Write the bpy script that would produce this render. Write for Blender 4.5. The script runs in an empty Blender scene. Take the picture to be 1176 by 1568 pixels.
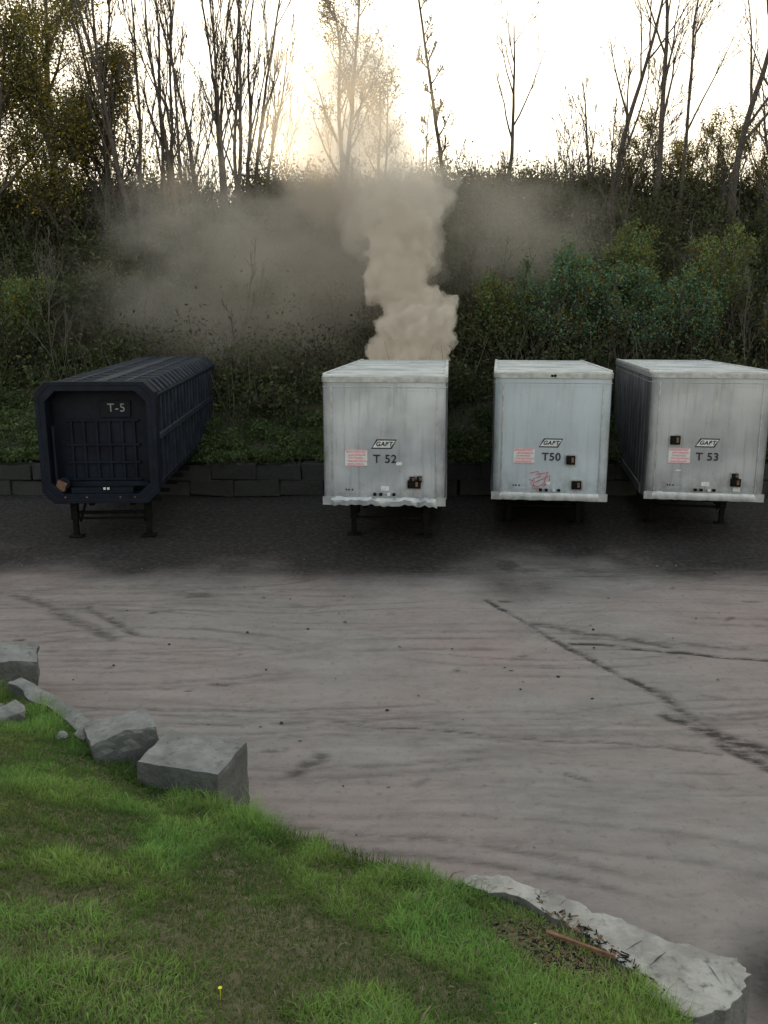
import bpy, bmesh, math, random
import numpy as np
from mathutils import Vector, Matrix, noise as mnoise
R = math.radians
random.seed(7)
rng = np.random.default_rng(11)
scene = bpy.context.scene
COL = scene.collection

# ------------------------------------------------------------------ helpers
LAT = np.random.default_rng(5).random((256, 256))
def vn(x, y, s, seed=0):
    x = np.asarray(x, float) * s + seed * 17.3; y = np.asarray(y, float) * s + seed * 9.7
    xi = np.floor(x).astype(int); yi = np.floor(y).astype(int)
    fx = x - xi; fy = y - yi
    fx = fx * fx * (3 - 2 * fx); fy = fy * fy * (3 - 2 * fy)
    a = LAT[xi % 256, yi % 256]; b = LAT[(xi + 1) % 256, yi % 256]
    c = LAT[xi % 256, (yi + 1) % 256]; d = LAT[(xi + 1) % 256, (yi + 1) % 256]
    return (a * (1 - fx) + b * fx) * (1 - fy) + (c * (1 - fx) + d * fx) * fy
def fbm(x, y, s, seed=0, o=4):
    r = 0; a = 0.5; t = 0
    for i in range(o):
        r = r + a * vn(x, y, s * 2 ** i, seed + i * 3); t += a; a *= 0.5
    return r / t
def sstep(a, b, x):
    t = np.clip((np.asarray(x, float) - a) / (b - a), 0, 1); return t * t * (3 - 2 * t)

def mesh_np(name, V, F, mats=(), attrs=None, cols=None, smooth=False, parent=None):
    V = np.asarray(V, np.float32); F = np.asarray(F, np.int32)
    me = bpy.data.meshes.new(name)
    me.vertices.add(len(V)); me.vertices.foreach_set("co", V.ravel())
    k = F.shape[1]
    me.loops.add(F.size); me.loops.foreach_set("vertex_index", F.ravel())
    me.polygons.add(len(F)); me.polygons.foreach_set("loop_start", np.arange(0, F.size, k, dtype=np.int32))
    if smooth: me.polygons.foreach_set("use_smooth", np.ones(len(F), bool))
    me.update(calc_edges=True)
    if attrs:
        for n, a in attrs.items():
            at = me.attributes.new(n, 'FLOAT', 'POINT'); at.data.foreach_set("value", np.asarray(a, np.float32).ravel())
    if cols is not None:
        at = me.attributes.new("Col", 'FLOAT_COLOR', 'POINT')
        c = np.ones((len(V), 4), np.float32); c[:, :3] = cols
        at.data.foreach_set("color", c.ravel())
    for m in mats: me.materials.append(m)
    ob = bpy.data.objects.new(name, me); COL.objects.link(ob)
    if parent: ob.parent = parent
    return ob

def empty(name, loc=(0, 0, 0), rz=0):
    e = bpy.data.objects.new(name, None); e.location = loc; e.rotation_euler = (0, 0, rz)
    e.empty_display_size = 0.3; COL.objects.link(e); return e

class MB:
    def __init__(s): s.v = []; s.f = []; s.mi = []
    def add(s, vs, fs, mi=0):
        o = len(s.v); s.v += [tuple(v) for v in vs]
        for f in fs: s.f.append([i + o for i in f]); s.mi.append(mi)
    def box(s, c, d, rot=None, mi=0, jit=0):
        x, y, z = d[0] / 2, d[1] / 2, d[2] / 2
        vs = [Vector(p) for p in [(-x,-y,-z),(x,-y,-z),(x,y,-z),(-x,y,-z),(-x,-y,z),(x,-y,z),(x,y,z),(-x,y,z)]]
        if jit: vs = [v + Vector([random.uniform(-jit, jit) for _ in range(3)]) for v in vs]
        if rot is not None: vs = [rot @ v for v in vs]
        c = Vector(c); vs = [v + c for v in vs]
        s.add(vs, [(0,3,2,1),(4,5,6,7),(0,1,5,4),(1,2,6,5),(2,3,7,6),(3,0,4,7)], mi)
    def prism(s, prof, z0, z1, mi=0, axis='z'):
        n = len(prof)
        if axis == 'z':
            a = [(x, y, z0) for x, y in prof]; b = [(x, y, z1) for x, y in prof]
        else:   # profile in xz, extruded along y
            a = [(x, z0, y) for x, y in prof]; b = [(x, z1, y) for x, y in prof]
        fs = [(i, (i + 1) % n, (i + 1) % n + n, i + n) for i in range(n)]
        fs += [tuple(range(n - 1, -1, -1)), tuple(range(n, 2 * n))]
        s.add(a + b, fs, mi)
    def ring(s, po, pi, y0, y1, mi=0):   # closed frame in xz plane
        n = len(po)
        vs = [(x, y0, z) for x, z in po] + [(x, y0, z) for x, z in pi] + [(x, y1, z) for x, z in po] + [(x, y1, z) for x, z in pi]
        fs = []
        for i in range(n):
            j = (i + 1) % n
            fs += [(i, j, n + j, n + i), (2*n+i, 3*n+i, 3*n+j, 2*n+j), (i, 2*n+i, 2*n+j, j), (n+i, n+j, 3*n+j, 3*n+i)]
        s.add(vs, fs, mi)
    def cyl(s, c, r, l, axis='x', n=24, mi=0):
        vs = []
        for e in (-l/2, l/2):
            for i in range(n):
                a = 2*math.pi*i/n; p, q = r*math.cos(a), r*math.sin(a)
                v = (e, p, q) if axis == 'x' else ((p, e, q) if axis == 'y' else (p, q, e))
                vs.append(Vector(v) + Vector(c))
        fs = [(i, (i+1) % n, (i+1) % n + n, i + n) for i in range(n)] + [tuple(range(n-1, -1, -1)), tuple(range(n, 2*n))]
        s.add(vs, fs, mi)
    def obj(s, name, mats, parent=None, bevel=0, smooth=True, seg=2, slope=0):
        if slope: s.v = [(v[0], v[1], v[2] - slope * max(v[1], 0)) for v in s.v]
        me = bpy.data.meshes.new(name); me.from_pydata(s.v, [], s.f); me.update()
        bm = bmesh.new(); bm.from_mesh(me); bmesh.ops.recalc_face_normals(bm, faces=bm.faces); bm.to_mesh(me); bm.free()
        for m in mats: me.materials.append(m)
        me.polygons.foreach_set("material_index", s.mi)
        if smooth:
            me.polygons.foreach_set("use_smooth", [True] * len(me.polygons)); me.set_sharp_from_angle(angle=R(35))
        ob = bpy.data.objects.new(name, me); COL.objects.link(ob)
        if parent: ob.parent = parent
        if bevel:
            b = ob.modifiers.new("bev", 'BEVEL'); b.width = bevel; b.segments = seg; b.limit_method = 'ANGLE'; b.angle_limit = R(40)
        return ob

# ------------------------------------------------------------------ node helper
class NT:
    def __init__(s, mat): s.t = mat.node_tree; s.n = s.t.nodes; s.l = s.t.links
    def new(s, t, **kw):
        n = s.n.new(t)
        for k, v in kw.items(): setattr(n, k, v)
        return n
    def put(s, sock, v):
        if isinstance(v, bpy.types.NodeSocket): s.l.new(v, sock)
        else:
            if isinstance(v, (tuple, list)) and len(v) == 3 and sock.type == 'RGBA': v = (*v, 1)
            sock.default_value = v
    def coord(s, scale=(1,1,1)):
        c = s.new('ShaderNodeTexCoord'); m = s.new('ShaderNodeMapping'); s.l.new(c.outputs['Object'], m.inputs[0])
        m.inputs['Scale'].default_value = scale; return m.outputs[0]
    def noise(s, scale, detail=4, rough=0.55, vec=None, dist=0):
        n = s.new('ShaderNodeTexNoise'); n.inputs['Scale'].default_value = scale; n.inputs['Detail'].default_value = detail
        n.inputs['Roughness'].default_value = rough; n.inputs['Distortion'].default_value = dist
        s.l.new(vec if vec is not None else s.coord(), n.inputs['Vector']); return n.outputs['Fac']
    def ramp(s, f, a, b, ca=0.0, cb=1.0):
        m = s.new('ShaderNodeMapRange', interpolation_type='SMOOTHSTEP'); s.put(m.inputs[0], f)
        for i, v in zip((1,2,3,4), (a,b,ca,cb)): m.inputs[i].default_value = v
        return m.outputs[0]
    def math(s, op, a, b=0.0, c=0.0, clamp=False):
        m = s.new('ShaderNodeMath', operation=op, use_clamp=clamp)
        s.put(m.inputs[0], a); s.put(m.inputs[1], b)
        if op == 'MULTIPLY_ADD': s.put(m.inputs[2], c)
        return m.outputs[0]
    def mix(s, f, a, b, bt='MIX'):
        m = s.new('ShaderNodeMix', data_type='RGBA', blend_type=bt); s.put(m.inputs[0], f); s.put(m.inputs[6], a); s.put(m.inputs[7], b)
        return m.outputs[2]
    def attr(s, name, out='Fac'):
        a = s.new('ShaderNodeAttribute', attribute_name=name); return a.outputs[out]
    def bump(s, h, st=0.3, d=0.02):
        b = s.new('ShaderNodeBump'); s.put(b.inputs['Height'], h); b.inputs['Strength'].default_value = st; b.inputs['Distance'].default_value = d
        return b.outputs[0]
def M(name):
    m = bpy.data.materials.new(name); m.use_nodes = True; n = NT(m); b = m.node_tree.nodes['Principled BSDF']
    return m, n, b
def simple(name, c1, c2, scale=6, rough=0.7, metal=0.0, bump=0.2, bd=0.01, spec=0.3):
    m, n, b = M(name)
    f = n.ramp(n.noise(scale, 6, 0.6), 0.3, 0.7)
    n.put(b.inputs['Base Color'], n.mix(f, c1, c2))
    b.inputs['Roughness'].default_value = rough; b.inputs['Metallic'].default_value = metal
    b.inputs['Specular IOR Level'].default_value = spec
    if bump: n.put(b.inputs['Normal'], n.bump(n.noise(scale * 6, 5, 0.6), bump, bd))
    return m

# ------------------------------------------------------------------ materials
def ground_mat():
    m, n, b = M("lot_dirt")
    streak = n.noise(1.5, 8, 0.74, n.coord((0.55, 1.7, 1)), 0.2)
    big = n.noise(0.22, 4, 0.55)
    fine = n.noise(9, 8, 0.7)
    med = n.noise(1.7, 7, 0.7, n.coord((0.9, 1.2, 1)))
    grit = n.noise(70, 3, 0.6)
    c = n.mix(n.ramp(streak, 0.32, 0.70), (0.205, 0.181, 0.169), (0.262, 0.234, 0.218))
    c = n.mix(n.ramp(big, 0.4, 0.65), c, n.mix(0.5, c, (0.285, 0.205, 0.185)))
    c = n.mix(n.math('MULTIPLY', n.ramp(med, 0.48, 0.72), 0.40), c, (0.13, 0.113, 0.106))
    c = n.mix(n.math('MULTIPLY', n.ramp(fine, 0.52, 0.72), 0.55), c, (0.12, 0.10, 0.094))
    c = n.mix(n.math('MULTIPLY', n.ramp(grit, 0.55, 0.75), 0.35), c, (0.40, 0.37, 0.345))
    tr = n.math('MULTIPLY', n.attr('track'), n.ramp(n.noise(5, 6, 0.7, n.coord((0.6, 1.6, 1))), 0.3, 0.62), clamp=True)
    c = n.mix(tr, c, (0.055, 0.048, 0.045))
    so = n.math('MULTIPLY', n.attr('soot_shade'), n.ramp(fine, 0.2, 0.6, 0.75, 1.0), clamp=True)
    c = n.mix(so, c, (0.018, 0.0165, 0.016))  # soot tone, set darker to deepen the shade around the trailers
    n.put(b.inputs['Base Color'], c)
    b.inputs['Roughness'].default_value = 0.92; b.inputs['Specular IOR Level'].default_value = 0.08
    h = n.math('ADD', n.math('MULTIPLY', fine, 0.9), n.math('MULTIPLY', grit, 0.15))
    h = n.math('SUBTRACT', h, n.math('MULTIPLY', tr, 0.35)); h = n.math('ADD', h, n.math('MULTIPLY', streak, 0.2))
    n.put(b.inputs['Normal'], n.bump(h, 0.55, 0.04))
    return m
def foliage_mat(name, trans=0.35):
    m, n, b = M(name); m.node_tree.nodes.remove(b)
    out = [x for x in m.node_tree.nodes if x.type == 'OUTPUT_MATERIAL'][0]
    c = n.attr('Col', 'Color')
    d = n.new('ShaderNodeBsdfDiffuse'); t = n.new('ShaderNodeBsdfTranslucent'); mx = n.new('ShaderNodeMixShader')
    n.put(d.inputs[0], c); n.put(t.inputs[0], n.mix(0.4, c, n.mix(1.0, c, (1.7, 1.5, 0.5), 'MULTIPLY')))
    mx.inputs[0].default_value = trans
    n.l.new(d.outputs[0], mx.inputs[1]); n.l.new(t.outputs[0], mx.inputs[2]); n.l.new(mx.outputs[0], out.inputs[0])
    return m
def alu_mat(name, light, dark, metal, rough, grime=0.5, dent=1.0):
    m, n, b = M(name)
    patch = n.noise(0.9, 3, 0.45, n.coord((1, 1, 0.8)))
    streak = n.noise(5, 5, 0.6, n.coord((2.2, 2.2, 0.16)))
    spots = n.noise(14, 4, 0.7)
    scuff = n.noise(7, 7, 0.75, n.coord((1.8, 1, .6)))
    c = n.mix(n.ramp(patch, 0.35, 0.65), dark, light)
    c = n.mix(n.math('MULTIPLY', n.ramp(streak, 0.5, 0.75), grime), c, (0.16, 0.14, 0.125))
    c = n.mix(n.math('MULTIPLY', n.ramp(scuff, 0.58, 0.72), 0.3), c, (0.8, 0.8, 0.8))
    c = n.mix(n.math('MULTIPLY', n.ramp(spots, 0.64, 0.72), 0.75), c, (0.10, 0.07, 0.05))
    tc = n.new('ShaderNodeTexCoord'); sp = n.new('ShaderNodeSeparateXYZ'); n.l.new(tc.outputs['Object'], sp.inputs[0])
    low = n.math('MULTIPLY', n.ramp(sp.outputs[2], 1.0, 1.75, 1.0, 0.0), n.ramp(n.noise(4, 5, 0.65), 0.38, 0.68))
    c = n.mix(n.math('MULTIPLY', low, 0.6), c, (0.10, 0.078, 0.065))
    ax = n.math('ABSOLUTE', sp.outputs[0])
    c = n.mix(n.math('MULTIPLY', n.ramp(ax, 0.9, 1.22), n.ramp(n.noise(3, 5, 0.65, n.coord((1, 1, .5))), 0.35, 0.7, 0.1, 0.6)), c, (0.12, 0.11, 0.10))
    n.put(b.inputs['Base Color'], c)
    b.inputs['Metallic'].default_value = metal
    n.put(b.inputs['Roughness'], n.ramp(n.noise(2.5, 5, 0.6), 0.3, 0.7, rough - 0.06, rough + 0.12))
    h = n.math('ADD', n.noise(1.15, 1, 0.3, n.coord((1, 1, .75))), n.math('MULTIPLY', n.noise(3.2, 1, 0.4), 0.06))
    n.put(b.inputs['Normal'], n.bump(h, 0.5 * dent, 0.12))
    return m
def concrete_mat(name, a, bb, stain=0.5):
    m, n, b = M(name)
    c = n.mix(n.ramp(n.noise(2.5, 7, 0.65), 0.35, 0.65), a, bb)
    c = n.mix(n.math('MULTIPLY', n.ramp(n.noise(9, 8, 0.7), 0.52, 0.7), stain), c, (0.06, 0.055, 0.05))
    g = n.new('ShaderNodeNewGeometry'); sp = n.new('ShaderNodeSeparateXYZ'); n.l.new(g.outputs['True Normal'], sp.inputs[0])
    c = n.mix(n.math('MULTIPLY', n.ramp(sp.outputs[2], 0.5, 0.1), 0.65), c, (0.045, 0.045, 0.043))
    n.put(b.inputs['Base Color'], c); b.inputs['Roughness'].default_value = 0.9
    h = n.math('ADD', n.noise(12, 8, 0.7), n.math('MULTIPLY', n.noise(3, 4, 0.6), 1.5))
    n.put(b.inputs['Normal'], n.bump(h, 0.8, 0.03))
    return m

m_ground = ground_mat()
m_leaf = foliage_mat("brush_leaves", 0.38)
m_grass = foliage_mat("grass_blades", 0.38)
m_bark = simple("bark", (0.055, 0.045, 0.04), (0.12, 0.10, 0.085), 8, 0.9, bump=0.4)
m_hill = simple("hill_soil", (0.025, 0.028, 0.015), (0.05, 0.05, 0.027), 1.5, 0.95, bump=0.5, bd=0.1)
m_bank = simple("bank_soil", (0.07, 0.07, 0.032), (0.14, 0.125, 0.068), 5, 0.95, bump=0.8, bd=0.03)
m_alu = [alu_mat("weathered_aluminium", (0.50, 0.52, 0.57), (0.36, 0.38, 0.43), 0.55, 0.40, 0.42, 1.0),
         alu_mat("white_painted_aluminium", (0.44, 0.485, 0.54), (0.37, 0.41, 0.46), 0.15, 0.5, 0.24, 0.5),
         alu_mat("dull_aluminium", (0.44, 0.45, 0.48), (0.33, 0.34, 0.37), 0.5, 0.42, 0.40, 0.9)]
m_roof = simple("roof_sheet", (0.38, 0.39, 0.40), (0.58, 0.59, 0.59), 1.2, 0.5, 0.2)
m_rail = simple("rail_metal", (0.30, 0.31, 0.33), (0.50, 0.51, 0.52), 5, 0.40, 0.6, 0.3)
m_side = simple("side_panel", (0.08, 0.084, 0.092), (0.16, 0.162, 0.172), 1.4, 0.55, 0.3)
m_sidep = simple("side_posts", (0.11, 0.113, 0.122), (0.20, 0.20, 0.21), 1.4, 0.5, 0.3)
m_black = simple("black_frame", (0.005, 0.005, 0.006), (0.013, 0.012, 0.012), 6, 0.8, spec=0.12)
m_ribbed = simple("dark_blue_paint", (0.0035, 0.005, 0.010), (0.008, 0.011, 0.021), 3, 0.55, 0.0, 0.15, spec=0.18)
m_ribroof = simple("dark_roof_dust", (0.016, 0.02, 0.028), (0.045, 0.05, 0.06), 2, 0.6)
m_rubber = simple("tyre_rubber", (0.012, 0.012, 0.012), (0.03, 0.028, 0.026), 10, 0.85)
m_ink = simple("black_ink", (0.015, 0.015, 0.018), (0.03, 0.03, 0.035), 20, 0.6, bump=0)
m_dull = simple("dull_white_letters", (0.2, 0.2, 0.21), (0.34, 0.34, 0.34), 12, 0.6, bump=0)
m_white = simple("white_plate", (0.50, 0.50, 0.51), (0.66, 0.66, 0.66), 12, 0.5, bump=0)
m_pink = simple("faded_red_print", (0.58, 0.24, 0.28), (0.66, 0.38, 0.41), 25, 0.6, bump=0)
m_red = simple("red_spray_paint", (0.42, 0.05, 0.07), (0.55, 0.15, 0.17), 20, 0.6, bump=0)
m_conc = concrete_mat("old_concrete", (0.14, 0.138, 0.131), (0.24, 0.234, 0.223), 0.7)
m_conc_l = concrete_mat("light_concrete", (0.24, 0.22, 0.20), (0.41, 0.39, 0.355), 0.75)
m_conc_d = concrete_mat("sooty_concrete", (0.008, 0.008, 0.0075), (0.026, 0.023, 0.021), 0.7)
m_wood = simple("weathered_wood", (0.12, 0.06, 0.035), (0.22, 0.12, 0.07), 14, 0.8)
m_rust = simple("rusty_metal", (0.10, 0.05, 0.03), (0.2, 0.11, 0.07), 9, 0.8)

# ------------------------------------------------------------------ ground
def axis(a, b, st, far):
    core = np.arange(a, b + 1e-6, st); lo = []; d = st; p = a
    while p > -far: d *= 1.35; p -= d; lo.append(p)
    hi = []; d = st; p = b
    while p < far: d *= 1.35; p += d; hi.append(p)
    return np.concatenate([lo[::-1], core, hi])
xs = axis(-11, 11, 0.05, 500); ys = axis(4.5, 25, 0.045, 500)
X, Y = np.meshgrid(xs, ys)
track = np.zeros_like(X)
def seg(p, q, w, inten):
    global track
    px, py = p; qx, qy = q; dx, dy = qx - px, qy - py; L2 = dx*dx + dy*dy
    t = np.clip(((X - px) * dx + (Y - py) * dy) / L2, 0, 1)
    wob = (fbm(X, Y, 1.1, 4, 3) - 0.5) * 0.25
    d = np.hypot(X - px - t*dx, Y - py - t*dy + wob)
    track = np.maximum(track, inten * np.clip(1.3 - d / w, 0, 1))
def arc(cx, cy, r, w, x0, x1, inten, side):
    global track
    d = np.abs(np.hypot(X - cx, Y - cy) - r + (fbm(X, Y, 0.8, 8, 2) - .5) * 0.15)
    msk = sstep(x0, x0 + 1, X) * (1 - sstep(x1 - 1, x1, X)) * ((Y - cy) * side > 0)
    track = np.maximum(track, inten * msk * np.clip(1.2 - d / w, 0, 1))
r2 = random.Random(3)
for i in range(90):
    yy = r2.uniform(7.5, 17.5); xx = r2.uniform(-9, 9); rr = r2.uniform(4, 30); sd = r2.choice((-1, 1))
    ln = r2.uniform(1.0, 4.5); w = r2.uniform(0.02, 0.08); it = r2.uniform(0.15, 0.6)
    for k in (0, r2.uniform(0.12, 0.5)):
        arc(xx, yy - sd * rr, rr + k, w, xx - ln, xx + ln, it, sd)
seg((1.78, 15.2), (2.6, 13.4), 0.06, 1.6); seg((2.6, 13.4), (3.6, 11.5), 0.07, 1.6); seg((3.6, 11.5), (4.3, 9.4), 0.13, 0.9)
seg((2.9, 13.2), (7.5, 12.1), 0.06, 1.5); seg((2.4, 14.0), (4.3, 13.1), 0.10, 0.9); seg((3.0, 13.4), (5.5, 13.1), 0.12, 0.6)
seg((3.6, 10.6), (4.6, 9.6), 0.16, 1.3); seg((4.0, 9.9), (4.5, 9.1), 0.12, 1.1)
seg((-6.5, 15.5), (-4.2, 13.3), 0.16, 0.8); seg((-5.0, 14.8), (-3.9, 13.5), 0.1, 0.9); seg((-6.9, 16), (-6.4, 12.5), 0.1, 0.5)
seg((-1.0, 9.2), (-.7, 9.6), 0.12, 0.9); seg((-.6, 10.5), (3.9, 9.7), 0.03, .9)
for i in range(36):      # small dark scuffs
    a, b2 = r2.uniform(-7, 7), r2.uniform(7.5, 16); seg((a, b2), (a + r2.uniform(-.25, .25), b2 + r2.uniform(-.12, .12)), r2.uniform(.02, .07), r2.uniform(.5, 1.1))
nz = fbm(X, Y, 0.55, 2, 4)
soot_shade = 0.97 * sstep(14.2, 18.6, Y + (nz - 0.5) * 4.6)
soot_shade = np.maximum(soot_shade, 0.8 * sstep(0.6, 0.8, fbm(X, Y, 0.9, 6)) * sstep(12, 17, Y))
soot_shade = np.maximum(soot_shade, sstep(0.95, 0.1, np.hypot((X - 3.35) / 0.9, (Y - 5.9) / 0.9) + (nz - .5)) * 0.9)
soot_shade *= 1 - sstep(24, 30, Y)
Z = (fbm(X, Y, 0.35, 1, 3) - 0.5) * 0.10 * sstep(500, 20, np.abs(X)) - 0.018 * np.clip(track, 0, 1) + (fbm(X, Y, 2.2, 9, 3) - .5) * 0.03
ny, nx = X.shape
idx = np.arange(nx * ny).reshape(ny, nx)
F = np.stack([idx[:-1, :-1], idx[:-1, 1:], idx[1:, 1:], idx[1:, :-1]], -1).reshape(-1, 4)
mesh_np("ground", np.stack([X, Y, Z], -1).reshape(-1, 3), F, [m_ground], {'track': track, 'soot_shade': soot_shade}, smooth=True)

# ------------------------------------------------------------------ hillside behind
def hill_h(x, y):
    t = np.clip((y - 24.6) / 16.5, 0, 1.6)
    ridge = 8.1 + 0.5 * (fbm(x, x * 0 + 3, 0.09, 2, 2) - .5) * 2 + 0.35 * np.exp(-((x - 3) / 7) ** 2)
    base = 0.9 + ridge * np.where(t < 1, (0.55 * t + 0.45 * t * t * (3 - 2 * t)), 1)
    return base + (fbm(x, y, 0.25, 5, 3) - 0.5) * 0.9 * np.clip((y - 24.6) / 3, 0, 1)
hx = axis(-26, 26, 0.5, 400); hy = np.concatenate([np.arange(24.6, 46, 0.45), [50, 60, 90, 150, 300, 500]])
HX, HY = np.meshgrid(hx, hy); HZ = hill_h(HX, HY)
idx = np.arange(HX.size).reshape(HX.shape)
F = np.stack([idx[:-1, :-1], idx[:-1, 1:], idx[1:, 1:], idx[1:, :-1]], -1).reshape(-1, 4)
mesh_np("hillside", np.stack([HX, HY, HZ], -1).reshape(-1, 3), F, [m_hill], smooth=True)

def leaves(C, size, col, upb=0.3, asp=0.5):
    n = len(C)
    nr = rng.normal(size=(n, 3)); nr[:, 2] += upb; nr /= np.linalg.norm(nr, axis=1)[:, None]
    a = np.cross(nr, rng.normal(size=(n, 3))); a /= np.linalg.norm(a, axis=1)[:, None]
    b = np.cross(nr, a); s = np.asarray(size)[:, None]
    V = np.stack([C + a*s, C + b*s*asp, C - a*s, C - b*s*asp], 1).reshape(-1, 3)
    return V, np.arange(4*n).reshape(n, 4), np.repeat(col, 4, 0)
def clumps(cx, cy, cz, rad, hgt, per, base, lsz):
    n = len(cx); k = per
    u = rng.normal(size=(n, k, 3)); u /= np.linalg.norm(u, axis=2)[:, :, None]
    u *= (rng.random((n, k, 1)) ** 0.5) * (1 + 0.35 * rng.normal(size=(n, k, 1)))
    C = np.stack([cx[:, None] + u[..., 0]*rad[:, None], cy[:, None] + u[..., 1]*rad[:, None], cz[:, None] + (u[..., 2]*0.5 + 0.45)*hgt[:, None]], -1)
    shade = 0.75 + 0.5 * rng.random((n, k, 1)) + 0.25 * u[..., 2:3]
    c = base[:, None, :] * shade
    s = lsz * (0.6 + 0.8 * rng.random((n, k)))
    return leaves(C.reshape(-1, 3), s.ravel(), np.clip(c.reshape(-1, 3), 0.003, 1))
parts = []
def brush(n, xr, yr, per, lsz, colf, rad=(0.35, 0.9), hg=(0.5, 1.3), thr=0.33):
    cx = rng.uniform(*xr, n); cy = rng.uniform(*yr, n); keep = fbm(cx, cy, 0.35, 12, 3) > thr
    cx, cy = cx[keep], cy[keep]; n = len(cx)
    rd = rng.uniform(*rad, n); hh = rng.uniform(*hg, n)
    parts.append(clumps(cx, cy, hill_h(cx, cy), rd, hh, per, colf(cx, cy), lsz))
def colmix(cx, cy):
    t = fbm(cx, cy, 0.25, 21, 3)[:, None]; r = rng.random((len(cx), 1))
    a = np.array([0.052, 0.072, 0.037]); b = np.array([0.090, 0.096, 0.054]); c = np.array([0.060, 0.055, 0.041])
    col = a * (1 - t) + b * t
    return np.where(r < 0.24, c, col) * (0.5 + 0.95 * rng.random((len(cx), 1)))
def collow(cx, cy):
    r = rng.random((len(cx), 1)); return np.array([0.085, 0.115, 0.050]) * (0.5 + 0.8 * r)
brush(2800, (-22, 24), (27, 42.5), 90, 0.075, colmix, (0.4, 1.0), (0.5, 1.5), 0.28)
brush(800, (-22, 24), (40, 43), 80, 0.065, colmix, (0.3, 0.7), (0.8, 2.0))
brush(420, (-22, 24), (28, 41), 200, 0.07, colmix, (0.8, 1.5), (1.4, 2.8), 0.3)
brush(1300, (-24, 22), (24.8, 30), 90, 0.055, collow, (0.35, 0.8), (0.15, 0.5), 0.2)
brush(600, (-24, 22), (24.0, 24.9), 60, 0.05, collow, (0.2, 0.5), (0.1, 0.45), 0.2)
brush(400, (-70, -22), (26, 44), 70, 0.16, colmix, (0.8, 1.8), (1, 2))
brush(400, (24, 70), (26, 44), 70, 0.16, colmix, (0.8, 1.8), (1, 2))
V = np.concatenate([p[0] for p in parts]); C = np.concatenate([p[2] for p in parts])
mesh_np("hillside_brush", V, np.arange(len(V)).reshape(-1, 4), [m_leaf], cols=C)

def ribbons(P, D, L, w):
    n = len(P); D = D / np.linalg.norm(D, axis=1)[:, None]
    side = np.cross(D, rng.normal(size=(n, 3))); side /= np.linalg.norm(side, axis=1)[:, None]
    bend = rng.normal(size=(n, 3)) * 0.12 * L[:, None]
    A = P; B = P + D * L[:, None] * .5 + bend * .5; E = P + D * L[:, None] + bend * 0.2; w = w[:, None]
    V = np.stack([A - side*w, A + side*w, B + side*w*.7, B - side*w*.7, E + side*w*.25, E - side*w*.25], 1).reshape(-1, 3)
    o = np.arange(n)[:, None] * 6
    F = np.concatenate([o + np.array([[0, 1, 2, 3]]), o + np.array([[3, 2, 4, 5]])])
    return V, F
n = 9000
px = rng.uniform(-24, 25, n); py = np.where(rng.random(n) < .4, rng.uniform(40, 43, n), rng.uniform(26.5, 43, n)); P = np.stack([px, py, hill_h(px, py)], 1)
D = np.stack([rng.normal(0, .3, n), rng.normal(0, .3, n), np.ones(n)], 1)
L = rng.uniform(0.8, 2.4, n) * np.where(rng.random(n) < 0.06, 1.5, 1)
V, F = ribbons(P, D, L, rng.uniform(0.007, 0.018, n))
col = np.repeat(np.array([[0.115, 0.10, 0.08]]) * (0.35 + 0.9 * rng.random((n, 1))), 6, 0)
mesh_np("dead_stems", V, F, [foliage_mat("dead_stem", 0.05)], cols=col)

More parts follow.
